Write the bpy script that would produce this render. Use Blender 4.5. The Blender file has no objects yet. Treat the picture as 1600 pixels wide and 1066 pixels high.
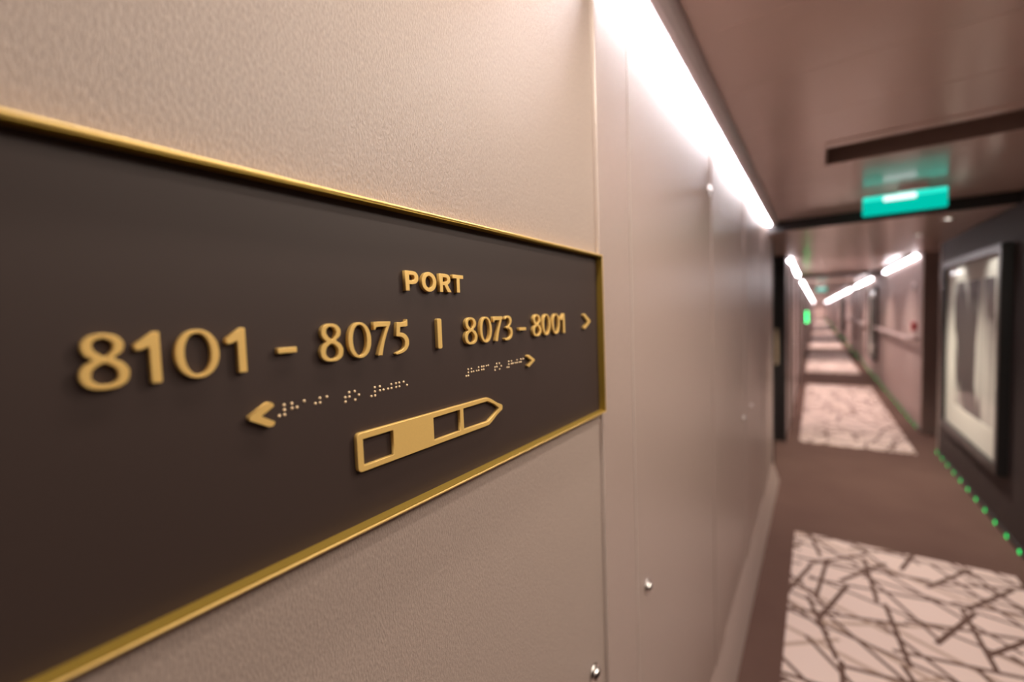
import bpy, bmesh, math, random
from mathutils import Vector, Matrix
random.seed(7)
S = bpy.context.scene
COL = S.collection

# ------------------------------------------------------------------ camera
# the left wall plane (front lip of the sign) is x = 0, the corridor runs along +y, z = 0 is the camera height
cam_d = bpy.data.cameras.new('camera')
cam = bpy.data.objects.new('camera', cam_d); COL.objects.link(cam)
YAW, PITCH, ROLL = .6064, -.0534, -.0347
F = Vector((-math.sin(YAW)*math.cos(PITCH), math.cos(YAW)*math.cos(PITCH), math.sin(PITCH)))
r0 = F.cross(Vector((0, 0, 1))).normalized(); u0 = r0.cross(F)
R_ = r0*math.cos(ROLL) + u0*math.sin(ROLL); U_ = R_.cross(F)
M = Matrix((R_, U_, -F)).transposed().to_4x4(); M.translation = Vector((.30, 0, 0))
cam.matrix_world = M
cam_d.sensor_width = 36; cam_d.lens = 36*687/1600; cam_d.clip_start = .02; cam_d.clip_end = 300
cam_d.dof.use_dof = True; cam_d.dof.focus_distance = .435; cam_d.dof.aperture_fstop = 1.95
S.camera = cam

# ------------------------------------------------------------------ world, lights, exposure
S.view_settings.view_transform = 'Standard'; S.view_settings.look = 'None'
S.view_settings.gamma = 1; S.view_settings.use_curve_mapping = False
S.view_settings.exposure = 0.0
w = bpy.data.worlds.new('world'); S.world = w; w.use_nodes = True
w.node_tree.nodes['Background'].inputs[0].default_value = (.9, .8, .75, 1)
w.node_tree.nodes['Background'].inputs[1].default_value = 0.0
S.cycles.max_bounces = 10; S.cycles.diffuse_bounces = 5; S.cycles.glossy_bounces = 5
S.cycles.use_denoising = True
S.cycles.sample_clamp_indirect = 6

WARM = (1.0, .89, .76); PINK = (1.0, .84, .76); WHITE = (1.0, .94, .98)
def lamp(name, kind, loc, energy, col, size=.05, to=None, spot=None, blend=.5, sx=None, sy=None):
    l = bpy.data.lights.new(name, kind); l.energy = energy; l.color = col
    o = bpy.data.objects.new(name, l); COL.objects.link(o); o.location = loc
    d = Vector(to) - Vector(loc) if to else Vector((0, 0, -1))
    o.rotation_euler = d.to_track_quat('-Z', 'Y').to_euler()
    if kind == 'AREA':
        if sx: l.shape = 'RECTANGLE'; l.size = sx; l.size_y = sy
        else: l.shape = 'DISK'; l.size = size
    elif kind == 'SPOT':
        l.shadow_soft_size = size; l.spot_size = spot; l.spot_blend = blend
    else: l.shadow_soft_size = size
    return o
# near corridor overhead light: key and wall lamp, plus added fill lamps
lamp('ceiling_panel_light', 'AREA', (.52, .85, .642), 6.5, WARM, sx=.07, sy=.25)
lamp('added_fill_wide', 'AREA', (1.0, .45, .642), 12, WARM, sx=.42, sy=.8)  # added fill without a fixture, softens the shadows on the sign
lamp('added_fill_ahead', 'AREA', (1.12, 1.55, .642), 17, WARM, sx=.25, sy=.6)  # added out of view to brighten the left wall further along
lamp('ceiling_light_by_wall', 'AREA', (.13, .32, .642), 3.6, WARM, sx=.05, sy=.5)
lamp('added_fill_behind', 'AREA', (.75, -1.2, .642), 6, PINK, sx=.22, sy=.9)  # added behind the camera as fill for the sign side
lamp('added_fill_rug', 'SPOT', (.75, 2.95, .645), 60, PINK, .05, spot=1.7, blend=.9)  # added lamp with no fixture, brightens the nearest rug
# picture spots in the lobby soffit
lamp('picture_spot_near', 'SPOT', (1.04, 4.22, .54), 13, (1, .95, .88), .03, to=(1.27, 4.22, -.15), spot=1.25, blend=.8)
lamp('picture_spot_far', 'SPOT', (1.0, 5.0, .54), 13, (1, .95, .88), .03, to=(1.27, 5.1, -.15), spot=1.25, blend=.8)
for yy, e in ((7.6, 14), (9.6, 16), (13.5, 24), (20.5, 30), (31, 40), (48, 60), (66, 60), (74, 40)):
    lamp('added_fill_far', 'SPOT', (.62, yy, .62), e*12, PINK, .05, spot=2.1, blend=.9)  # added lamps, no fixtures; brighten the far floor, walls and corridor end
lamp('added_fill_lobby', 'SPOT', (.62, 4.9, .54), 190, WARM, .05, spot=1.95, blend=.9)  # added lamp with no fixture, lifts the lobby floor

# ------------------------------------------------------------------ materials
def srgb(r, g, b):
    f = lambda c: (c/12.92 if c <= .04045 else ((c+.055)/1.055)**2.4)
    return (f(r/255), f(g/255), f(b/255), 1)
def mat(name, col, rough=.5, metal=0, spec=.5, coat=0):
    m = bpy.data.materials.new(name); m.use_nodes = True
    b = m.node_tree.nodes['Principled BSDF']
    b.inputs['Base Color'].default_value = col; b.inputs['Roughness'].default_value = rough
    b.inputs['Metallic'].default_value = metal; b.inputs['Specular IOR Level'].default_value = spec
    b.inputs['Coat Weight'].default_value = coat
    return m
def N(m, t, **kw):
    n = m.node_tree.nodes.new(t)
    for k, v in kw.items(): setattr(n, k, v)
    return n
def L(m, a, b): m.node_tree.links.new(a, b)
def bsdf(m): return m.node_tree.nodes['Principled BSDF']
def noise_bump(m, scale_xyz, strength, dist, noise=1.0, detail=2, tint=0):
    tc = N(m, 'ShaderNodeTexCoord'); mp = N(m, 'ShaderNodeMapping'); mp.inputs['Scale'].default_value = scale_xyz
    nz = N(m, 'ShaderNodeTexNoise'); nz.inputs['Scale'].default_value = noise; nz.inputs['Detail'].default_value = detail
    g = N(m, 'ShaderNodeNewGeometry')
    L(m, g.outputs['Position'], mp.inputs['Vector']); L(m, mp.outputs[0], nz.inputs['Vector'])
    bp = N(m, 'ShaderNodeBump'); bp.inputs['Strength'].default_value = strength; bp.inputs['Distance'].default_value = dist
    L(m, nz.outputs['Fac'], bp.inputs['Height']); L(m, bp.outputs[0], bsdf(m).inputs['Normal'])
    if tint:
        base = tuple(bsdf(m).inputs['Base Color'].default_value)
        mx = N(m, 'ShaderNodeMix', data_type='RGBA')
        mx.inputs[6].default_value = tuple(c*(1-tint) for c in base[:3]) + (1,)
        mx.inputs[7].default_value = tuple(min(1, c*(1+tint)) for c in base[:3]) + (1,)
        L(m, nz.outputs['Fac'], mx.inputs[0]); L(m, mx.outputs[2], bsdf(m).inputs['Base Color'])
    return nz
def emis(name, col, strength):
    m = bpy.data.materials.new(name); m.use_nodes = True
    nt = m.node_tree; nt.nodes.clear()
    e = nt.nodes.new('ShaderNodeEmission'); o = nt.nodes.new('ShaderNodeOutputMaterial')
    e.inputs[0].default_value = col; e.inputs[1].default_value = strength
    nt.links.new(e.outputs[0], o.inputs[0]); return m

# linen-textured laminate: vertical threads crossed by finer horizontal ones
laminate = mat('linen_laminate', (.40, .312, .270, 1), .42, 0, .5)
noise_bump(laminate, (420, 700, 260), .75, .0010, 1.0, 3, .34)
laminate_plain = mat('laminate_cover', (.40, .305, .27, 1), .36, 0, .5)
noise_bump(laminate_plain, (400, 640, 130), .35, .0008, 1.0, 3, .15)
far_laminate = mat('corridor_laminate', (.36, .265, .245, 1), .5, 0, .4)
noise_bump(far_laminate, (30, 30, 4), .05, .002, 1, 2, .05)
dark_wall = mat('dark_brown_wallcovering', (.050, .036, .035, 1), .6, 0, .25)
noise_bump(dark_wall, (90, 90, 30), .15, .002, 1, 3, .15)
seam_highlight_m = mat('painted_seam_highlight', (.72, .62, .57, 1), .35, .2)  # pale colour painted in for the bright highlight along the wall seams
base_m = mat('grey_brown_skirting', (.10, .075, .068, 1), .35)
door_frame_m = mat('brown_door_frame', (.14, .10, .09, 1), .4)
dark_metal = mat('dark_bronze_paint', (.025, .020, .020, 1), .4, .2)
plate = mat('dark_brown_sign_plate', (.043, .0265, .0225, 1), .55, 0, .35)
noise_bump(plate, (1500, 1500, 1500), .05, .0003, 1, 2, .12)
gold = mat('brushed_brass', (.88, .58, .19, 1), .40, .35)
noise_bump(gold, (200, 900, 900), .05, .0002, 1, 2, .05)
gold_frame = mat('brass_frame', (.85, .60, .22, 1), .42, .75)
gold_shaded = mat('brass_frame_shaded', (.44, .29, .05, 1), .45, .6)  # darker copy of the frame brass; inner-face shade put into the colour
gold_dot = mat('brass_dots', (1, .76, .47, 1), .3, .1)
chrome = mat('chrome', (.75, .72, .70, 1), .15, 1)
satin = mat('satin_steel', (.45, .42, .40, 1), .35, .9)
brass_pull = mat('aged_brass_pull', (.72, .56, .40, 1), .35, .3)
ceil_m = mat('painted_metal_ceiling', (.70, .54, .49, 1), .18, .0, .5)
noise_bump(ceil_m, (6, 3, 6), .03, .004, 1, 2, .03)
trim_m = mat('cove_trim', (.85, .78, .80, 1), .4, 0)
vent_m = mat('vent_brown', (.24, .16, .135, 1), .6)
frame_black = mat('black_picture_frame', (.012, .011, .011, 1), .35)
mat_board = mat('white_mat_board', (.72, .70, .62, 1), .7, coat=.3)
bracket_m = mat('beige_bracket', (.80, .60, .57, 1), .5)
red_m = mat('red_plastic', (.45, .01, .02, 1), .4)
white_m = mat('white_plastic', (.70, .62, .60, 1), .4)
strip_e = emis('led_diffuser', WHITE + (1,), 42)
far_strip_e = emis('far_led_diffuser', WHITE + (1,), 24)
green_e = emis('green_led', (.0, .62, .11, 1), 3.8)
marker_e = emis('green_marker_led', (.02, .80, .20, 1), 14)
teal_e = emis('teal_exit_panel', (.0, .56, .43, 1), 1.0)
teal_hi = emis('teal_exit_edge', (.03, .85, .66, 1), 1.1)
white_e = emis('white_exit_lamp', (.85, 1, .97, 1), 1.5)
spot_e = emis('spot_lens', (1, .93, .82, 1), 8)

carpet = mat('brown_carpet', (.085, .048, .040, 1), .95, 0, .1)
noise_bump(carpet, (160, 160, 160), .5, .004, 1, 3, 0)
nz = N(carpet, 'ShaderNodeTexNoise'); nz.inputs['Scale'].default_value = 2.2; nz.inputs['Detail'].default_value = 4
g = N(carpet, 'ShaderNodeNewGeometry'); L(carpet, g.outputs['Position'], nz.inputs['Vector'])
mx = N(carpet, 'ShaderNodeMix', data_type='RGBA'); mx.inputs[6].default_value = (.085, .046, .039, 1); mx.inputs[7].default_value = (.145, .086, .068, 1)
L(carpet, nz.outputs['Fac'], mx.inputs[0]); L(carpet, mx.outputs[2], bsdf(carpet).inputs['Base Color'])

def rug_material():
    """pale pile with straight woven sticks: each set of lines has its own direction, spacing, width and colour"""
    m = mat('crackle_line_rug', (.62, .48, .43, 1), .95, 0, .1)
    g = N(m, 'ShaderNodeNewGeometry'); sp = N(m, 'ShaderNodeSeparateXYZ'); L(m, g.outputs['Position'], sp.inputs[0])
    def op(o, a, b=None):
        n = N(m, 'ShaderNodeMath', operation=o)
        for i, v in enumerate((a, b)):
            if v is None: continue
            if isinstance(v, (int, float)): n.inputs[i].default_value = v
            else: L(m, v, n.inputs[i])
        return n.outputs[0]
    def rnd(a, b, seed):
        c = N(m, 'ShaderNodeCombineXYZ'); c.inputs[2].default_value = seed
        L(m, a, c.inputs[0])
        if b is not None: L(m, b, c.inputs[1])
        n = N(m, 'ShaderNodeTexWhiteNoise', noise_dimensions='3D'); L(m, c.outputs[0], n.inputs['Vector']); return n.outputs['Value']
    def lines(deg, s, ln, hw, keep, seed, tilt):
        t = math.radians(deg); c, k = math.cos(t), math.sin(t)
        u = op('ADD', op('MULTIPLY', sp.outputs[0], c), op('MULTIPLY', sp.outputs[1], k))
        v = op('DIVIDE', op('ADD', op('MULTIPLY', sp.outputs[0], -k), op('MULTIPLY', sp.outputs[1], c)), s)
        row = op('FLOOR', v); fr = op('FRACT', v)
        uu = op('ADD', op('DIVIDE', u, ln), rnd(row, None, seed+.1)); seg = op('FLOOR', uu); fu = op('SUBTRACT', op('FRACT', uu), .5)
        cen = op('ADD', op('MULTIPLY', rnd(row, seg, seed+.2), .4), .3)
        off = op('MULTIPLY', op('MULTIPLY', fu, op('SUBTRACT', rnd(row, seg, seed+.3), .5)), tilt)
        d = op('ABSOLUTE', op('SUBTRACT', fr, op('ADD', cen, off)))
        hit = op('LESS_THAN', d, hw*1.2/s); on = op('LESS_THAN', rnd(row, seg, seed+.4), keep)
        return op('MULTIPLY', hit, on)
    def mix(a, col, fac):
        x = N(m, 'ShaderNodeMix', data_type='RGBA'); x.inputs[7].default_value = col
        if isinstance(a, tuple): x.inputs[6].default_value = a
        else: L(m, a, x.inputs[6])
        L(m, fac, x.inputs[0]); return x.outputs[2]
    c = (.68, .54, .49, 1)
    for deg, s_, ln, hw, keep, seed, tilt in ((155, .19, .9, .010, .75, 1, .9), (38, .30, .6, .009, .55, 2, .9)):
        c = mix(c, (.40, .29, .235, 1), lines(deg, s_, ln, hw, keep, seed, tilt))
    for deg, s_, ln, hw, keep, seed, tilt in ((126, .19, .62, .0075, .85, 4, 1.2), (60, .19, .40, .0095, .72, 5, 1.1), (168, .21, .8, .0075, .8, 6, 1.2), (15, .23, .6, .0085, .75, 7, 1.2), (98, .28, .45, .0085, .65, 8, .9)):
        c = mix(c, (.12, .072, .058, 1), lines(deg, s_, ln, hw, keep, seed, tilt))
    L(m, c, bsdf(m).inputs['Base Color'])
    return m
rug_m = rug_material()

def art_material(seed):
    """soft black and white folds of cloth, leaning pale sheets over a dark ground"""
    m = mat('drapery_photograph_print', (.4, .4, .38, 1), .5, coat=.4)
    g = N(m, 'ShaderNodeNewGeometry')
    def fold(scale, rot, off, lo, hi):
        mp = N(m, 'ShaderNodeMapping'); mp.inputs['Scale'].default_value = scale; mp.inputs['Location'].default_value = (seed+off, seed*.7, off)
        mp.inputs['Rotation'].default_value = (rot, 0, 0)
        L(m, g.outputs['Position'], mp.inputs['Vector'])
        nz = N(m, 'ShaderNodeTexNoise'); nz.inputs['Scale'].default_value = 1; nz.inputs['Detail'].default_value = 1.5; nz.inputs['Distortion'].default_value = .6
        L(m, mp.outputs[0], nz.inputs['Vector'])
        r = N(m, 'ShaderNodeMapRange', interpolation_type='SMOOTHSTEP'); r.inputs[1].default_value = lo; r.inputs[2].default_value = hi
        L(m, nz.outputs['Fac'], r.inputs[0]); return r.outputs[0]
    big = fold((1, 3.4, 1.3), .35, .2, .43, .55); fine = fold((1, 14, 1.0), .2, 1.7, .25, .75)
    mu = N(m, 'ShaderNodeMath', operation='MULTIPLY_ADD'); mu.inputs[1].default_value = .35; mu.inputs[2].default_value = .65
    L(m, fine, mu.inputs[0])
    mm = N(m, 'ShaderNodeMath', operation='MULTIPLY'); L(m, big, mm.inputs[0]); L(m, mu.outputs[0], mm.inputs[1])
    mx = N(m, 'ShaderNodeMix', data_type='RGBA'); mx.inputs[6].default_value = (.045, .038, .036, 1); mx.inputs[7].default_value = (.62, .60, .54, 1)
    L(m, mm.outputs[0], mx.inputs[0]); L(m, mx.outputs[2], bsdf(m).inputs['Base Color'])
    return m

# ------------------------------------------------------------------ mesh helpers
def box(bm, x0, x1, y0, y1, z0, z1):
    v = [bm.verts.new((x, y, z)) for x in (x0, x1) for y in (y0, y1) for z in (z0, z1)]
    for f in ((0, 1, 3, 2), (4, 6, 7, 5), (0, 4, 5, 1), (2, 3, 7, 6), (0, 2, 6, 4), (1, 5, 7, 3)):
        bm.faces.new([v[i] for i in f])
def finish(name, me, m, parent, bevel, smooth, loc):
    o = bpy.data.objects.new(name, me); COL.objects.link(o)
    me.materials.append(m)
    if parent is not None:
        off = parent['_w']; o.parent = parent
        p = parent
        me.transform(Matrix.Translation(-Vector(off)))
        o['_w'] = off
    else:
        if loc is None:
            xs = [v.co for v in me.vertices]
            loc = ((min(c.x for c in xs)+max(c.x for c in xs))/2, (min(c.y for c in xs)+max(c.y for c in xs))/2, min(c.z for c in xs))
        me.transform(Matrix.Translation(-Vector(loc))); o.location = loc; o['_w'] = loc
    if smooth:
        for p in me.polygons: p.use_smooth = True
    if bevel:
        b = o.modifiers.new('bevel', 'BEVEL'); b.width = bevel; b.segments = 2; b.limit_method = 'ANGLE'
    return o
def obj(name, bm, m, parent=None, bevel=0, smooth=False, loc=None):
    me = bpy.data.meshes.new(name)
    bmesh.ops.recalc_face_normals(bm, faces=bm.faces); bm.to_mesh(me); bm.free()
    return finish(name, me, m, parent, bevel, smooth, loc)
def boxo(name, dims, m, parent=None, bevel=0):
    bm = bmesh.new(); box(bm, *dims); return obj(name, bm, m, parent, bevel)
def prism_y(name, pts, y0, y1, m, parent=None, bevel=0):          # profile in x,z run along y
    bm = bmesh.new()
    a = [bm.verts.new((x, y0, z)) for x, z in pts]; b = [bm.verts.new((x, y1, z)) for x, z in pts]
    n = len(pts)
    for i in range(n): bm.faces.new((a[i], a[(i+1) % n], b[(i+1) % n], b[i]))
    bm.faces.new(a); bm.faces.new(b[::-1])
    return obj(name, bm, m, parent, bevel)
def prism_x(name, pts, x0, x1, m, parent=None, bevel=0):          # outline in y,z given thickness along x
    bm = bmesh.new()
    a = [bm.verts.new((x0, y, z)) for y, z in pts]; b = [bm.verts.new((x1, y, z)) for y, z in pts]
    n = len(pts)
    for i in range(n): bm.faces.new((a[i], a[(i+1) % n], b[(i+1) % n], b[i]))
    bm.faces.new(a); bm.faces.new(b[::-1])
    return obj(name, bm, m, parent, bevel)
def ring_x(bm, o, i, x0, x1):                                      # rectangular frame: o, i = (y0,y1,z0,z1)
    q = lambda r, x: [bm.verts.new((x, y, z)) for y, z in ((r[0], r[2]), (r[1], r[2]), (r[1], r[3]), (r[0], r[3]))]
    A, B, Cc, D = q(o, x0), q(o, x1), q(i, x0), q(i, x1)
    for k in range(4):
        l = (k+1) % 4
        bm.faces.new((A[k], A[l], B[l], B[k])); bm.faces.new((Cc[k], D[k], D[l], Cc[l]))
        bm.faces.new((B[k], B[l], D[l], D[k])); bm.faces.new((A[k], Cc[k], Cc[l], A[l]))
def lathe(bm, axis_o, axis, prof, n=20):                           # prof: (distance along axis, radius)
    ax = Vector(axis).normalized(); t = Vector((0, 0, 1)) if abs(ax.z) < .9 else Vector((1, 0, 0))
    u = ax.cross(t).normalized(); v = ax.cross(u); o = Vector(axis_o); rows = []
    for h, r in prof:
        if r < 1e-7: rows.append([bm.verts.new(o+ax*h)])
        else: rows.append([bm.verts.new(o+ax*h+(u*math.cos(2*math.pi*k/n)+v*math.sin(2*math.pi*k/n))*r) for k in range(n)])
    for a, b in zip(rows, rows[1:]):
        for k in range(n):
            l = (k+1) % n
            f = [a[k % len(a)], a[l % len(a)], b[l % len(b)], b[k % len(b)]]
            f = list(dict.fromkeys(f))
            if len(f) > 2: bm.faces.new(f)
    for r in (rows[0], rows[-1]):
        if len(r) > 2: bm.faces.new(r)
def tube(bm, pts, r, n=10):
    pts = [Vector(p) for p in pts]; rows = []
    for i, p in enumerate(pts):
        d = (pts[min(i+1, len(pts)-1)] - pts[max(i-1, 0)]).normalized()
        t = Vector((0, 0, 1)) if abs(d.z) < .9 else Vector((0, 1, 0))
        u = d.cross(t).normalized(); v = d.cross(u)
        rows.append([bm.verts.new(p+(u*math.cos(2*math.pi*k/n)+v*math.sin(2*math.pi*k/n))*r) for k in range(n)])
    for a, b in zip(rows, rows[1:]):
        for k in range(n): bm.faces.new((a[k], a[(k+1) % n], b[(k+1) % n], b[k]))
    bm.faces.new(rows[0]); bm.faces.new(rows[-1][::-1])
def tag(o, label, cat, group=None):
    o['label'] = label; o['category'] = cat
    if group: o['group'] = group
    return o
def thing(name, loc, label, cat, group=None):
    o = bpy.data.objects.new(name, None); COL.objects.link(o); o.location = loc; o['_w'] = loc
    o.empty_display_size = .05
    return tag(o, label, cat, group)
def struct(o): o['kind'] = 'structure'; return o
def copy_thing(root, delta):
    r = root.copy(); COL.objects.link(r); r.location = Vector(root.location)+Vector(delta)
    for ch in list(root.children):
        c = ch.copy(); COL.objects.link(c); c.parent = r
        for g_ in list(ch.children):
            e_ = g_.copy(); COL.objects.link(e_); e_.parent = c
    return r

# ------------------------------------------------------------------ shell
ZF, XR, YEND = -1.5, 1.30, 75.0
ZC, ZL, ZFC = .65, .577, .63          # near ceiling, lobby soffit, far ceiling
WX, PX, BX = -.0145, -.0105, -.0105   # faces of sign panel, plain panels, cover battens
struct(boxo('floor', (-1.3, XR+.35, -2.4, YEND, ZF-.10, ZF), carpet))

# left wall: panels and raised joint covers (battens) with open joints between them
backing = struct(boxo('wall_left', (-.16, -.030, -2.4, 4.40, ZF, .64), dark_metal))
JOINTS = [(.7180, .8745), (1.722, 1.900), (2.590, 2.800), (3.52, 3.69)]
boxo('wall_panel', (-.0298, WX, -2.4, .7160, ZF+.02, .605), laminate, backing)
edges = [.8803] + [v for a, b in JOINTS[1:] for v in (a-.004, b+.0060)] + [4.385]
for a, b in zip(edges[::2], edges[1::2]):
    boxo('wall_panel', (-.0298, PX, a, b, ZF+.02, .605), laminate_plain, backing, .0020)
for y in (JOINTS[0][1]+.0028, JOINTS[1][1]+.003, JOINTS[2][1]+.003):
    boxo('seam_highlight', (-.0298, PX+.0018, y, y+.0026, ZF+.02, .605), seam_highlight_m, backing)
a, b = JOINTS[0]
boxo('seam_highlight', (-.0298, BX+.0025, .7161, .7178, ZF+.02, .605), seam_highlight_m, backing, .0006)  # thin pale strip added as the painted highlight of the first seam
boxo('joint_cover', (-.0298, BX+.002, a, b, ZF+.02, .605), laminate_plain, backing, .0036)
for a, b in JOINTS[1:]:
    boxo('joint_cover', (-.0298, BX+.003, a, b, ZF+.02, .605), laminate_plain, backing, .002)
boxo('corner_trim', (-.165, -.002, 4.386, 4.412, ZF, .60), dark_metal, backing, .002)
struct(prism_y('baseboard_left', [(-.0295, ZF), (.038, ZF), (.038, ZF+.006), (-.0098, ZF+.16), (-.0295, ZF+.16)], -2.4, 4.38, laminate_plain, None))

# far left wall behind the door lobby
fl = struct(boxo('wall_left', (-.16, .022, 5.85, YEND, ZF, .73), far_laminate))
struct(boxo('wall_left', (-1.3, -1.2, 4.2, 5.85, ZF, .73), dark_wall))
struct(boxo('wall_left', (-1.2, -.16, 4.30, 4.40, ZF, .73), dark_wall))
# right wall: dark near part, pocket, pale far part
struct(boxo('wall_right', (XR, XR+.35, -2.4, 5.95, ZF, .73), dark_wall))
struct(boxo('wall_right', (XR+.25, XR+.35, 5.95, 6.80, ZF, .73), dark_wall))
fr = struct(boxo('wall_right', (XR, XR+.35, 6.80, YEND, ZF, .73), far_laminate))
boxo('jamb', (XR-.004, XR+.25, 6.786, 6.80, ZF, .5765), vent_m, fr)
struct(boxo('trim_1', (XR-.006, XR+.03, 5.925, 5.957, ZF, ZL), laminate_plain, None, .002))
struct(boxo('wall_back', (-.16, XR+.35, -2.5, -2.4, ZF, .73), dark_wall))
struct(boxo('wall_end', (-.16, XR+.35, YEND, YEND+.1, ZF, .73), far_laminate))

# near ceiling: metal planks across the corridor, one replaced by the recessed vent
cl = struct(boxo('ceiling', (-.16, XR+.35, -2.4, 3.95, .735, .77), vent_m))
PW = .345; y = 2.195 - 13*PW
while y < 3.90:
    y1 = min(y+PW-.0015, 3.915)
    x1 = .33 if abs(y-2.195) < .01 else XR
    o = boxo('ceiling_panel', (.063, x1, y, y1, ZC, ZC+.02), ceil_m, cl, .0015)
    y += PW
bm = bmesh.new()      # vent recess: frame lip and dark box
x0, x1, ya, yb = .334, XR, 2.262, 2.538
box(bm, x0, x1, ya, yb, .722, .73); box(bm, x0-.003, x0+.003, ya, yb, ZC+.001, .722); box(bm, x0, x1, yb-.003, yb+.003, ZC+.002, .722); box(bm, x0, x1, ya-.003, ya+.003, ZC+.002, .722)
obj('vent_recess', bm, vent_m, cl)
bm = bmesh.new()
box(bm, x0-.003, x1, 2.1955, ya-.0035, ZC-.004, ZC+.016)
obj('vent_lip', bm, ceil_m, cl)
# cove trim between light slot and planks
tr = struct(prism_y('trim_2', [(.0205, .624), (.026, .620), (.038, .6215), (.050, .629), (.058, .640), (.062, .652), (.062, .72), (.0205, .72)], -2.4, 3.915, trim_m))
struct(prism_y('trim_3', [(-.1, .652), (.019, .652), (.019, .72), (-.1, .72)], -2.4, 3.915, trim_m))

# lobby soffit with its dark front edge, and the far ceiling with cross beams
lob = struct(boxo('ceiling', (-1.2, XR+.35, 3.92, 6.80, ZL, ZL+.18), ceil_m))
boxo('soffit_edge', (-.009, XR, 3.905, 3.919, ZL-.004, .72), dark_metal, lob)
fc = struct(boxo('ceiling', (-.16, XR+.35, 6.80, YEND, ZFC, ZFC+.08), ceil_m))
for yb in (10.6, 17.2, 25.0, 36.0):
    boxo('cross_beam', (.022, XR, yb, yb+.30, ZFC-.045, ZFC-.0005), dark_metal, fc)

# ------------------------------------------------------------------ cove lights
t = tag(boxo('cove_light', (-.0083, .0195, .739, 3.90, .630, .650), strip_e), 'long continuous white light strip along the top of the near left wall', 'light')
def far_strip(x0, x1, a, b, label):
    t = thing('cove_light', ((x0+x1)/2, (a+b)/2, .552), label, 'light')
    boxo('diffuser', (x0+.0005, x1-.0005, a+.004, b-.004, .553, .577), far_strip_e, t)
    e = .012 if x0 < .5 else 0
    f = .012 if x0 > .5 else 0
    bm = bmesh.new(); box(bm, x0-f, x1+e, a, b, .5775, .590)  # opaque top and end plates added to block the bar's spill
    box(bm, x0+.0003, x1-.0003, a, a+.0038, .5525, .5775); box(bm, x0+.0003, x1-.0003, b-.0038, b, .5525, .5775)
    obj('added_light_shield', bm, trim_m, t)
boxo('added_light_stop', (-.0085, .0195, .718, .738, .612, .651), trim_m, tr)  # added out of view to block the strip's glow on the left panel
far_strip(.0225, .052, 6.05, 9.3, 'first white light bar high on the left wall past the door lobby')
far_strip(.0225, .052, 11.4, 16.8, 'second white light bar along the far left wall top')
far_strip(.0225, .052, 17.8, 74.8, 'distant white light bar on left wall beyond the second bar')
far_strip(XR-.030, XR-.0005, 7.0, 10.1, 'thick white light bar on the right wall above the handrail')
far_strip(XR-.030, XR-.0005, 12.1, 16.9, 'second white light bar on the right wall above the far picture')
far_strip(XR-.030, XR-.0005, 18.6, 24.7, 'third white light bar along the right wall going away')
far_strip(XR-.030, XR-.0005, 25.6, 35.7, 'fourth, small white light bar far along the right wall')
far_strip(XR-.030, XR-.0005, 36.6, 74.8, 'tiny farthest white light bar at the right wall vanishing end')

# ------------------------------------------------------------------ the sign
SY0, SY1, SZ0, SZ1 = -.080, .7137, -.1698, .1016
sign = thing('direction_sign', (WX, (SY0+SY1)/2, SZ0), 'dark brown wall sign in a gold tray frame reading PORT with cabin numbers', 'sign')
LIP = .0034
bm = bmesh.new(); ring_x(bm, (SY0, SY1, SZ0, SZ1), (SY0+LIP-.0008, SY1-LIP+.0008, SZ0+LIP-.0008, SZ1-LIP+.0008), WX, 0)
o = obj('frame', bm, gold_frame, sign, .0011); o['label'] = 'raised gold frame lip'
RP = -.0115
bm = bmesh.new(); ring_x(bm, (SY0+LIP-.0007, SY1-LIP+.0007, SZ0+LIP-.0007, SZ1-LIP+.0007), (SY0+LIP, SY1-LIP, SZ0+LIP, SZ1-LIP), RP, -.0007)
o = obj('frame_shade_liner', bm, gold_shaded, sign); o['label'] = 'inner edge of the gold frame, shade painted darker'
boxo('back_plate', (WX+.0002, RP, SY0+LIP-.0005, SY1-LIP+.0005, SZ0+LIP-.0005, SZ1-LIP+.0005), plate, sign)

def spline(pts):
    """closed outline: (x,y) smooth points, (x,y,1) corners; Catmull-Rom sampled"""
    n = len(pts); out = []
    P = [Vector(p[:2]) for p in pts]; C = [len(p) > 2 for p in pts]
    for i in range(n):
        p1, p2 = P[i], P[(i+1) % n]
        a, b = C[i], C[(i+1) % n]
        if a and b: out.append(p1); continue
        p0 = P[i-1] if not a else p1*2-p2 if b else p1-(p2-p1)*.5
        p3 = P[(i+2) % n] if not b else p2+(p2-p1)*.5
        for k in range(8):
            t = k/8
            out.append(.5*((2*p1)+(p2-p0)*t+(2*p0-5*p1+4*p2-p3)*t*t+(3*p1-p0-3*p2+p3)*t**3))
    return out
def ell(cx, cy, rx, ry, n=40, p=2.0):
    o = []
    for k in range(n):
        a = 2*math.pi*k/n; c, s = math.cos(a), math.sin(a)
        o.append(Vector((cx+rx*abs(c)**(2/p)*(1 if c > 0 else -1), cy+ry*abs(s)**(2/p)*(1 if s > 0 else -1))))
    return o
c1 = 1
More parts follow.
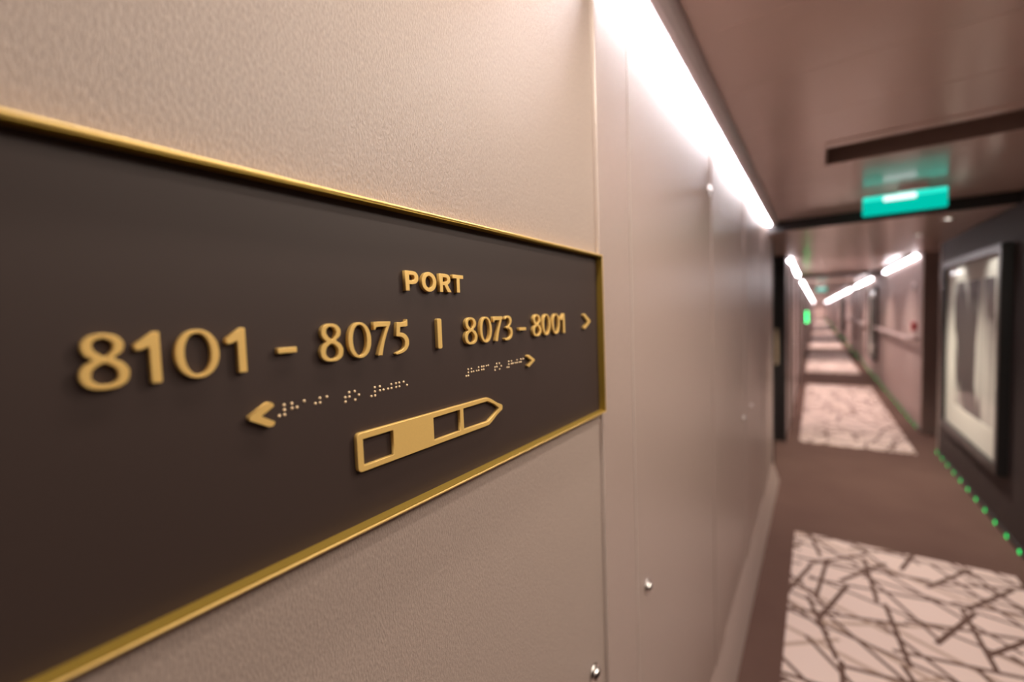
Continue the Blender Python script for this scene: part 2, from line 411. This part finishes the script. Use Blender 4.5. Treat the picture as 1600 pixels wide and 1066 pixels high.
GL = {   # outlines in a box 1 high; the first contour is the outside
 '0': (.76, [ell(.38, .5, .38, .505, 44, 2.1), ell(.38, .5, .235, .435, 44, 2.1)]),
 '8': (.71, [spline([(.35, 1.005), (.53, .965), (.635, .86), (.65, .76), (.615, .66), (.50, .555), (.62, .46), (.70, .34), (.705, .22), (.66, .10), (.53, .015), (.35, -.005),
                     (.17, .02), (.045, .11), (.0, .24), (.015, .35), (.08, .45), (.19, .53), (.09, .63), (.05, .74), (.065, .86), (.17, .965)]),
             spline([(.345, .925), (.455, .885), (.505, .79), (.49, .70), (.41, .60), (.36, .585), (.29, .63), (.215, .71), (.195, .79), (.235, .885)]),
             spline([(.355, .475), (.44, .44), (.525, .355), (.555, .26), (.535, .16), (.46, .09), (.355, .07), (.24, .10), (.165, .18), (.155, .27), (.19, .37), (.27, .44)])]),
 '1': (.44, [[Vector(p) for p in ((.0, .77), (.0, .70), (.035, .655), (.10, .66), (.245, .72), (.245, .02), (.265, 0), (.405, 0), (.425, .02), (.425, .985), (.40, 1), (.33, 1))]]),
 '7': (.62, [spline([(.0, .995, 1), (.62, .995, 1), (.62, .93, 1), (.50, .70), (.36, .36), (.265, .015), (.25, 0, 1), (.12, 0, 1), (.105, .02, 1), (.21, .30), (.35, .62), (.455, .845, 1),
                     (.16, .845), (.09, .835), (.06, .79), (.045, .755, 1), (.0, .765, 1)])]),
 '5': (.60, [spline([(.52, 1.04, 1), (.565, 1.03, 1), (.565, .83, 1), (.52, .815), (.40, .81), (.235, .81, 1), (.205, .63, 1), (.33, .62), (.47, .555), (.575, .44), (.60, .32), (.57, .19), (.46, .07), (.30, .0), (.10, -.035), (.03, -.04, 1), (.0, .005, 1),
                     (.13, .05), (.28, .10), (.38, .18), (.415, .29), (.39, .40), (.30, .48), (.17, .515), (.06, .52, 1), (.045, .55, 1), (.10, .935, 1), (.13, .955, 1), (.36, .95), (.47, .97)])]),
 '3': (.60, [spline([(.04, .885, 1), (.10, .955), (.27, 1.005), (.42, .98), (.525, .89), (.545, .77), (.49, .65), (.38, .56), (.50, .50), (.58, .40), (.60, .28), (.565, .15), (.44, .04), (.26, -.01), (.08, -.015), (.02, .01), (.0, .055, 1),
                     (.03, .085, 1), (.17, .065), (.31, .09), (.41, .17), (.44, .28), (.41, .39), (.31, .455), (.16, .475, 1), (.14, .51, 1), (.16, .545, 1), (.29, .585), (.375, .67), (.395, .77), (.355, .87), (.25, .915), (.13, .89), (.07, .84, 1)])]),
 '-': (1.0, [[Vector(p) for p in ((0, .06), (.02, 0), (.98, 0), (1, .06), (1, .94), (.98, 1), (.02, 1), (0, .94))]]),
 'P': (.90, [spline([(.0, 0, 1), (.26, 0, 1), (.26, .33, 1), (.48, .335), (.70, .38), (.84, .50), (.88, .66), (.84, .83), (.70, .96), (.48, 1, 1), (.0, 1, 1)]),
             spline([(.26, .53, 1), (.42, .53), (.56, .56), (.62, .665), (.56, .775), (.42, .80), (.26, .80, 1)])]),
 'O': (1.05, [ell(.525, .5, .525, .52, 44), ell(.525, .5, .27, .315, 44)]),
 'R': (.92, [spline([(.0, 0, 1), (.25, 0, 1), (.25, .37, 1), (.37, .37, 1), (.62, 0, 1), (.94, 0, 1), (.63, .41, 1), (.76, .48), (.845, .57), (.87, .69), (.83, .85), (.69, .965), (.47, 1, 1), (.0, 1, 1)]),
             spline([(.25, .56, 1), (.40, .56), (.54, .59), (.61, .68), (.55, .775), (.41, .80), (.25, .80, 1)])]),
 'T': (.88, [[Vector(p) for p in ((.31, 0), (.57, 0), (.57, .79), (.88, .79), (.88, 1), (0, 1), (0, .79), (.31, .79))]]),
}
def extrude_shape(name, loops, parent, m, x_back, x_front, bev=.00022):
    """closed 2-D loops in (y,z) metres raised from x_back to x_front"""
    cu = bpy.data.curves.new(name, 'CURVE'); cu.dimensions = '2D'; cu.fill_mode = 'BOTH'
    for lp in loops:
        s = cu.splines.new('POLY'); s.points.add(len(lp)-1); s.use_cyclic_u = True
        for i, p in enumerate(lp): s.points[i].co = (p[0], p[1], 0, 1)
    h = (x_front-x_back)/2
    cu.extrude = h-bev; cu.bevel_depth = bev; cu.bevel_resolution = 1; cu.offset = -bev
    tmp = bpy.data.objects.new('tmp_outline', cu); COL.objects.link(tmp)
    dg = bpy.context.evaluated_depsgraph_get(); dg.update()
    me = bpy.data.meshes.new_from_object(tmp.evaluated_get(dg))
    bpy.data.objects.remove(tmp); bpy.data.curves.remove(cu)
    me.materials.clear(); me.name = name
    me.transform(Matrix(((0, 0, 1, (x_front+x_back)/2), (1, 0, 0, 0), (0, 1, 0, 0), (0, 0, 0, 1))))
    return finish(name, me, m, parent, 0, False, None)
XF = RP+.0042
def glyph(ch, y0, y1, z0, z1):
    wd, loops = GL[ch]
    lp = [[Vector((y0+p[0]/wd*(y1-y0), z0+p[1]*(z1-z0))) for p in q] for q in loops]
    nm = 'dash' if ch == '-' else 'letter' if ch.isalpha() else 'digit'
    return extrude_shape(nm, lp, sign, gold, RP, XF)
base = lambda y: -.0302 + .0092*(y-.067)
for ch, a, b in (('8', .0572, .0772), ('1', .0800, .0918), ('0', .0985, .1214), ('1', .1256, .1376), ('8', .1897, .2091), ('0', .2140, .2360), ('7', .2393, .2570), ('5', .2618, .2775),
                 ('8', .3560, .3768), ('0', .3818, .4034), ('7', .4068, .4247), ('3', .4285, .4455), ('8', .4930, .5142), ('0', .5180, .5394), ('0', .5450, .5670), ('1', .5692, .5830)):
    z0 = base((a+b)/2); glyph(ch, a, b, z0, z0+.0290)
for a, b, z in ((.1578, .1714, -.0176), (.4605, .4762, -.0150)): glyph('-', a, b, z-.0019, z+.0019)
for ch, a, b in (('P', .2766, .2930), ('O', .2968, .3163), ('R', .3210, .3375), ('T', .3402, .3566)): glyph(ch, a, b, .0279, .0462)
# divider bar with rounded ends
def rounded(y0, y1, z0, z1, r, n=5):
    o = []
    for cy, cz, a0 in ((y1-r, z1-r, 0), (y0+r, z1-r, 90), (y0+r, z0+r, 180), (y1-r, z0+r, 270)):
        for k in range(n+1):
            a = math.radians(a0+90*k/n); o.append(Vector((cy+r*math.cos(a), cz+r*math.sin(a))))
    return o
extrude_shape('divider_bar', [rounded(.3150, .3210, -.0285, .0015, .002)], sign, gold, RP, XF)
def chevron(y_tip, y_arm, zc, hh, th):
    s = 1 if y_tip > y_arm else -1
    o = [(y_tip, zc), (y_tip, zc+th*.25), (y_arm+s*th*.95, zc+hh), (y_arm+s*th*.3, zc+hh), (y_arm, zc+hh-th*.35), (y_arm, zc+hh-th*.65), (y_tip-s*th*1.75, zc),
         (y_arm, zc-hh+th*.65), (y_arm, zc-hh+th*.35), (y_arm+s*th*.3, zc-hh), (y_arm+s*th*.95, zc-hh), (y_tip, zc-th*.25)]
    return [[Vector(p) for p in o]]
extrude_shape('arrow', chevron(.6725, .6480, -.0103, .0122, .0046), sign, gold, RP, XF)
extrude_shape('arrow', chevron(.4945, .4775, -.0571, .0078, .0040), sign, gold, RP, XF)
extrude_shape('arrow', chevron(.1366, .1524, -.0607, .0080, .0040), sign, gold, RP, XF)
# ship plan pictogram with three open windows
zt, zb = -.0901, -.1219; y0, yn = .2168, .4184
bow = [Vector((.4176, -.1028)), Vector((.4186, -.1048)), Vector((.4186, -.1070)), Vector((.4176, -.1090))]
hull = [Vector((y0+.0012, zb-.0004)), Vector((y0+.0035, zb-.0012))]
hull = rounded(y0, .30, zb-.0010, zt-.0004, .004)
left = [p for p in hull if p.x < .29]
left = sorted([p for p in left if p.y > -.106], key=lambda p: p.x, reverse=True) + sorted([p for p in left if p.y <= -.106], key=lambda p: p.x)
top_to_bow = [Vector((.386, zt+.0002)), Vector((.3915, zt-.0002)), Vector((.398, zt-.0030)), Vector((.408, zt-.0088))]
bot_to_bow = [Vector((.386, zb)), Vector((.3918, zb+.0004)), Vector((.398, zb+.0032)), Vector((.408, zb+.0090))]
outer = left + bot_to_bow + bow[::-1] + top_to_bow[::-1]
win = [[Vector((.2226, -.0960)), Vector((.2226, -.1184)), Vector((.2542, -.1177)), Vector((.2542, -.0957))],
       [Vector((.3040, -.0952)), Vector((.3040, -.1177)), Vector((.3430, -.1170)), Vector((.3430, -.0947))],
       [Vector((.3484, -.0945)), Vector((.3484, -.1172)), Vector((.3908, -.1172)), Vector((.403, -.1112)), Vector((.4120, -.1056)), Vector((.403, -.0998)), Vector((.3908, -.0941))]]
extrude_shape('ship_symbol', [outer]+win, sign, gold, RP, XF, .0003)
# braille
CELL = {'#': (3, 4, 5, 6), 'h': (1, 2, 5), 'a': (1,), 'j': (2, 4, 5), 't': (2, 3, 4, 5), 'o': (1, 3, 5), 'g': (1, 2, 4, 5), 'e': (1, 5), 'c': (1, 4)}
def braille(text, starts, z0, slope, dp):
    bm = bmesh.new()
    for ch, ys in zip(text, starts):
        for d in CELL[ch]:
            yy = ys + (dp if d > 3 else 0); zz = z0 + slope*(yy-starts[0]) - ((d-1) % 3)*.0035
            lathe(bm, (RP-.0002, yy, zz), (1, 0, 0), [(0, .00112), (.0004, .00108), (.0009, .0007), (.0011, 0)], 12)
    o = obj('braille_dots', bm, gold_dot, sign, 0, True); o['kind'] = 'stuff'
braille('#haja'+'to'+'#hjge', [.1579, .1673, .1767, .1854, .1950, .2110, .2201, .2362, .2453, .2541, .2632, .2722][:12], -.0566, .009, .0038)
braille('#hjgc'+'to'+'#hjja', [.3598, .3689, .3778, .3870, .3957, .4118, .4208, .4367, .4460, .4548, .4638, .4727], -.0547, .009, .0036)

# ------------------------------------------------------------------ chrome stud caps beside the wall joints
def stud(y, z, x, label):
    s = thing('wall_stud', (x, y, z), label, 'stud', 'chrome stud caps on the left wall')
    bm = bmesh.new(); lathe(bm, (x, y, z), (1, 0, 0), [(0, .017), (.002, .017), (.0035, .0155), (.0035, .011)], 24); obj('washer', bm, chrome, s, 0, True)
    bm = bmesh.new(); lathe(bm, (x+.002, y, z), (1, 0, 0), [(0, .011), (.0045, .0105), (.008, .008), (.0095, .004), (.0098, 0)], 24); obj('cap', bm, chrome, s, 0, True)
stud(.6665, -.6175, WX, 'chrome stud cap at the bottom edge, left of the first wall joint')
stud(.9431, -.6110, PX, 'chrome stud cap low on the wall, right of the first wall joint')
stud(2.515, -.560, PX, 'chrome stud cap low on the far part of the left wall, nearer of the two')
stud(2.835, -.553, PX, 'chrome stud cap low on the far part of the left wall, farther of the two')
stud(1.690, .421, PX, 'chrome stud cap high on the left wall just under the light strip')

# ------------------------------------------------------------------ exit signs
def exit_sign(x0, x1, y, z0, z1, zc, label, sx):
    e = thing('exit_sign', ((x0+x1)/2, y, z0), label, 'exit sign')
    r = .010
    bm = bmesh.new(); box(bm, x0, x1, y, y+.03, z0, z1-.026*sx); obj('glow_panel', bm, teal_e, e, .006)
    bm = bmesh.new(); box(bm, x0, x1, y, y+.03, z1-.0255*sx, z1); obj('upper_edge', bm, teal_hi, e, .006)
    wdt = x1-x0
    bm = bmesh.new(); lathe(bm, (x0+wdt*.25, y-.004, z1-.024*sx), (1, 0, 0), [(0, .004), (.006, .015), (wdt*.40-.006, .015), (wdt*.40, .004)], 12)
    obj('lamp_tube', bm, white_e, e, 0, True)
    bm = bmesh.new(); box(bm, x0+wdt*.43, x0+wdt*.78, y-.018, y+.034, z1+.0005, zc-.0005); obj('mount_bracket', bm, bracket_m, e, .003)
exit_sign(.519, .875, 3.28, .5127, .618, ZC, 'glowing teal exit sign hanging under the near ceiling', 1)
exit_sign(.30, .53, 15.0, .43, .53, ZFC, 'tiny dim teal exit sign far down the corridor', 1)

# ------------------------------------------------------------------ rugs (pattern is woven, flat)
def rug(x0, x1, y0, y1, label):
    o = boxo('rug', (x0, x1, y0, y1, ZF, ZF+.005), rug_m, None, .002)
    tag(o, label, 'rug', 'pale rugs along the corridor')
rug(.185, 1.19, .6, 3.42, 'pale rug with dark crackle lines, nearest, at the bottom corner')
rug(.145, 1.125, 5.80, 10.3, 'second pale patterned rug, just past the plain brown carpet')
rug(.10, 1.10, 12.2, 18.2, 'third pale rug along the corridor, beyond a brown band')
rug(.10, 1.10, 19.6, 30, 'fourth pale rug, small and far down the corridor')
rug(.10, 1.10, 31.5, 74, 'farthest pale rug, a sliver at the vanishing end')

# ------------------------------------------------------------------ green floor-level light strips
def led_strip(name, xw, side, ys, label, y0, y1, extra=None):
    s = thing(name, (xw, (y0+y1)/2, ZF), label, 'light strip')
    pr = [(xw, ZF), (xw+side*.010, ZF), (xw+side*.010, ZF+.030), (xw, ZF+.034)]
    prism_y('rail', pr, y0, y1, dark_metal, s)
    me0 = None
    for yy in ys:
        bm = bmesh.new(); lathe(bm, (xw+side*.0095, yy, ZF+.012), (side, 0, 0), [(0, .014), (.0008, .0138), (.0014, .010), (.0016, 0)], 10)
        obj('led_dot', bm, green_e, s, 0, True)
    if extra:
        bm = bmesh.new()
        for yy in extra: box(bm, xw, xw+side*.012, yy-.01, yy+.01, ZF+.004, ZF+.022)
        o = obj('distant_led_dots', bm, green_e, s); o['kind'] = 'stuff'
P0 = 3.76
led_strip('led_strip', XR, -1, [P0+.2168*k for k in range(-3, 11)], 'row of bright green floor lights along the dark right wall under the picture', 3.0, 5.93)
led_strip('led_strip', XR, -1, [7.10+.2168*k for k in range(0, 150)], 'green floor light row along the far right wall past the doorway', 6.81, 74, [39.6+.2168*k for k in range(0, 150)])
# green markers up the edge of a far left door
s = thing('door_marker_strip', (.0225, 15.0, -.45), 'short vertical stack of green lights on the far left wall', 'light strip')
boxo('rail', (.0225, .060, 14.97, 15.03, -.45, -.10), dark_metal, s)
for k in range(5):
    bm = bmesh.new(); lathe(bm, (.080, 14.968, -.405+.065*k), (0, -1, 0), [(0, .020), (.004, .019), (.008, 0)], 10)
    obj('led_dot', bm, marker_e, s, 0, True)

# ------------------------------------------------------------------ framed pictures
def picture(y0, y1, z0, z1, seed, label):
    p = thing('framed_picture', (XR, (y0+y1)/2, z0), label, 'picture')
    fw, mw = .10, .0
    bm = bmesh.new(); ring_x(bm, (y0, y1, z0, z1), (y0+.055, y1-.055, z0+.055, z1-.055), XR-.0003, XR-.055); obj('frame', bm, frame_black, p, .003)
    h, wd = z1-z0, y1-y0
    iy0, iy1, iz0, iz1 = y0+wd*.125, y1-wd*.20, z0+h*.17, z1-h*.135
    bm = bmesh.new(); ring_x(bm, (y0+.055, y1-.055, z0+.055, z1-.055), (iy0, iy1, iz0, iz1), XR-.012, XR-.030); obj('mat_board', bm, mat_board, p)
    boxo('print', (XR-.026, XR-.014, iy0-.003, iy1+.003, iz0-.003, iz1+.003), art_material(seed), p)
picture(4.01, 5.56, -1.12, .36, 3.1, 'large framed black and white drapery photograph on the dark right wall')
picture(11.3, 12.7, -1.12, .36, 6.4, 'small distant framed picture on the far right wall beside the handrail end')
picture(24.0, 25.5, -1.12, .36, 9.2, 'farthest framed picture, a thin pale sliver on the right wall')

# ------------------------------------------------------------------ spotlights in the soffit
def spotlight(x, y, label):
    s = thing('spotlight', (x, y, ZL-.012), label, 'spotlight', 'soffit spotlights over the picture')
    bm = bmesh.new(); lathe(bm, (x, y, ZL), (0, 0, -1), [(0, .042), (.006, .042), (.009, .038), (.009, .028), (.002, .026)], 24); obj('ring', bm, chrome, s, 0, True)
    bm = bmesh.new(); lathe(bm, (x, y, ZL-.001), (0, 0, -1), [(0, .025), (.003, .025), (.004, 0)], 20); obj('lens', bm, spot_e, s, 0, True)
spotlight(1.04, 4.22, 'small round ceiling spotlight nearest, above the framed picture')
spotlight(1.00, 5.00, 'small round ceiling spotlight farther back, by the doorway corner')

# ------------------------------------------------------------------ handrails
def handrail(y0, y1, z, label):
    h = thing('handrail', (XR, (y0+y1)/2, z), label, 'handrail')
    x = XR-.085
    bm = bmesh.new(); tube(bm, [(XR-.002, y0, z), (x+.03, y0, z), (x+.008, y0+.012, z), (x, y0+.04, z)] + [(x, y0+.04+(y1-y0-.08)*k/6, z) for k in range(1, 7)] + [(x+.008, y1-.012, z), (x+.03, y1, z), (XR-.002, y1, z)], .024, 12)
    obj('rail', bm, satin2, h, 0, True)
    n = max(2, int((y1-y0)/1.1))
    for k in range(1, n):
        yy = y0+(y1-y0)*k/n
        bm = bmesh.new(); tube(bm, [(XR-.001, yy, z-.05), (x+.02, yy, z-.05), (x, yy, z-.02)], .009, 8); obj('bracket', bm, satin2, h, 0, True)
satin2 = mat('painted_handrail', (.42, .32, .30, 1), .35, .2)
handrail(7.0, 10.9, -.425, 'pale pinkish handrail on the right wall past the doorway')
handrail(13.2, 22.5, -.425, 'second handrail on the far right wall beyond the small picture')

# ------------------------------------------------------------------ wall fittings
c = thing('fire_call_point', (XR, 7.22, -.33), 'small red fire call point on the right wall by the doorway', 'call point')
boxo('case', (XR-.045, XR-.0003, 7.17, 7.27, -.33, -.23), red_m, c, .006)
boxo('push_plate', (XR-.050, XR-.045, 7.19, 7.25, -.305, -.255), white_m, c, .001)
c = thing('wall_disc', (XR, 7.30, .17), 'small pale round disc high on the right wall under the light bar', 'sensor')
bm = bmesh.new(); lathe(bm, (XR-.0003, 7.30, .21), (-1, 0, 0), [(0, .045), (.02, .045), (.03, .03), (.032, 0)], 20); obj('dome', bm, white_m, c, 0, True)

# ------------------------------------------------------------------ doors
d = struct(thing('door_1', (-.55, 5.73, ZF), 'x', 'x')); del d['label']; del d['category']
boxo('leaf', (-1.10, .000, 5.735, 5.785, ZF+.006, .50), dark_metal, d, .002)
boxo('frame', (.001, .0225, 5.725, 5.849, ZF, .5765), dark_metal, d, .002)
boxo('frame', (-1.199, .0, 5.725, 5.849, .502, .5765), dark_metal, d)
hp = boxo('pull_plate', (-.085, -.050, 5.727, 5.7345, -.63, -.23), brass_pull, d, .002)
bm = bmesh.new(); tube(bm, [(-.068, 5.727, -.28), (-.068, 5.69, -.28), (-.068, 5.69, -.58), (-.068, 5.727, -.58)], .010, 10); obj('pull_bar', bm, brass_pull, hp, 0, True)
def cabin_door(n, xw, side, y0):
    d = bpy.data.objects.new('door_%d' % n, None); COL.objects.link(d); d.location = (xw, y0, ZF); d['_w'] = (xw, y0, ZF); struct(d)
    W, H = .80, 1.98
    bm = bmesh.new(); e = .0004
    for a, b, c_, f in ((y0-.07, y0, ZF, ZF+H+.07), (y0+W, y0+W+.07, ZF, ZF+H+.07), (y0, y0+W, ZF+H, ZF+H+.07)):
        box(bm, min(xw+side*e, xw+side*.020), max(xw+side*e, xw+side*.020), a, b, c_, f)
    obj('frame', bm, door_frame_m, d)
    boxo('leaf', (min(xw+side*e, xw+side*.008), max(xw+side*e, xw+side*.008), y0+.003, y0+W-.003, ZF+.008, ZF+H-.003), laminate_plain, d)
    bm = bmesh.new(); tube(bm, [(xw+side*.008, y0+.07, -.42), (xw+side*.055, y0+.07, -.42), (xw+side*.06, y0+.09, -.42), (xw+side*.06, y0+.19, -.42)], .009, 10)
    obj('handle', bm, chrome, d, 0, True)
for k, y0 in enumerate((6.45, 9.3, 12.4, 16.0, 20.0, 25.0)): cabin_door(2+k, .022, 1, y0)
for k, y0 in enumerate((14.6, 18.2, 27.5)): cabin_door(9+k, XR, -1, y0)

for o in bpy.data.objects:
    if '_w' in o: del o['_w']
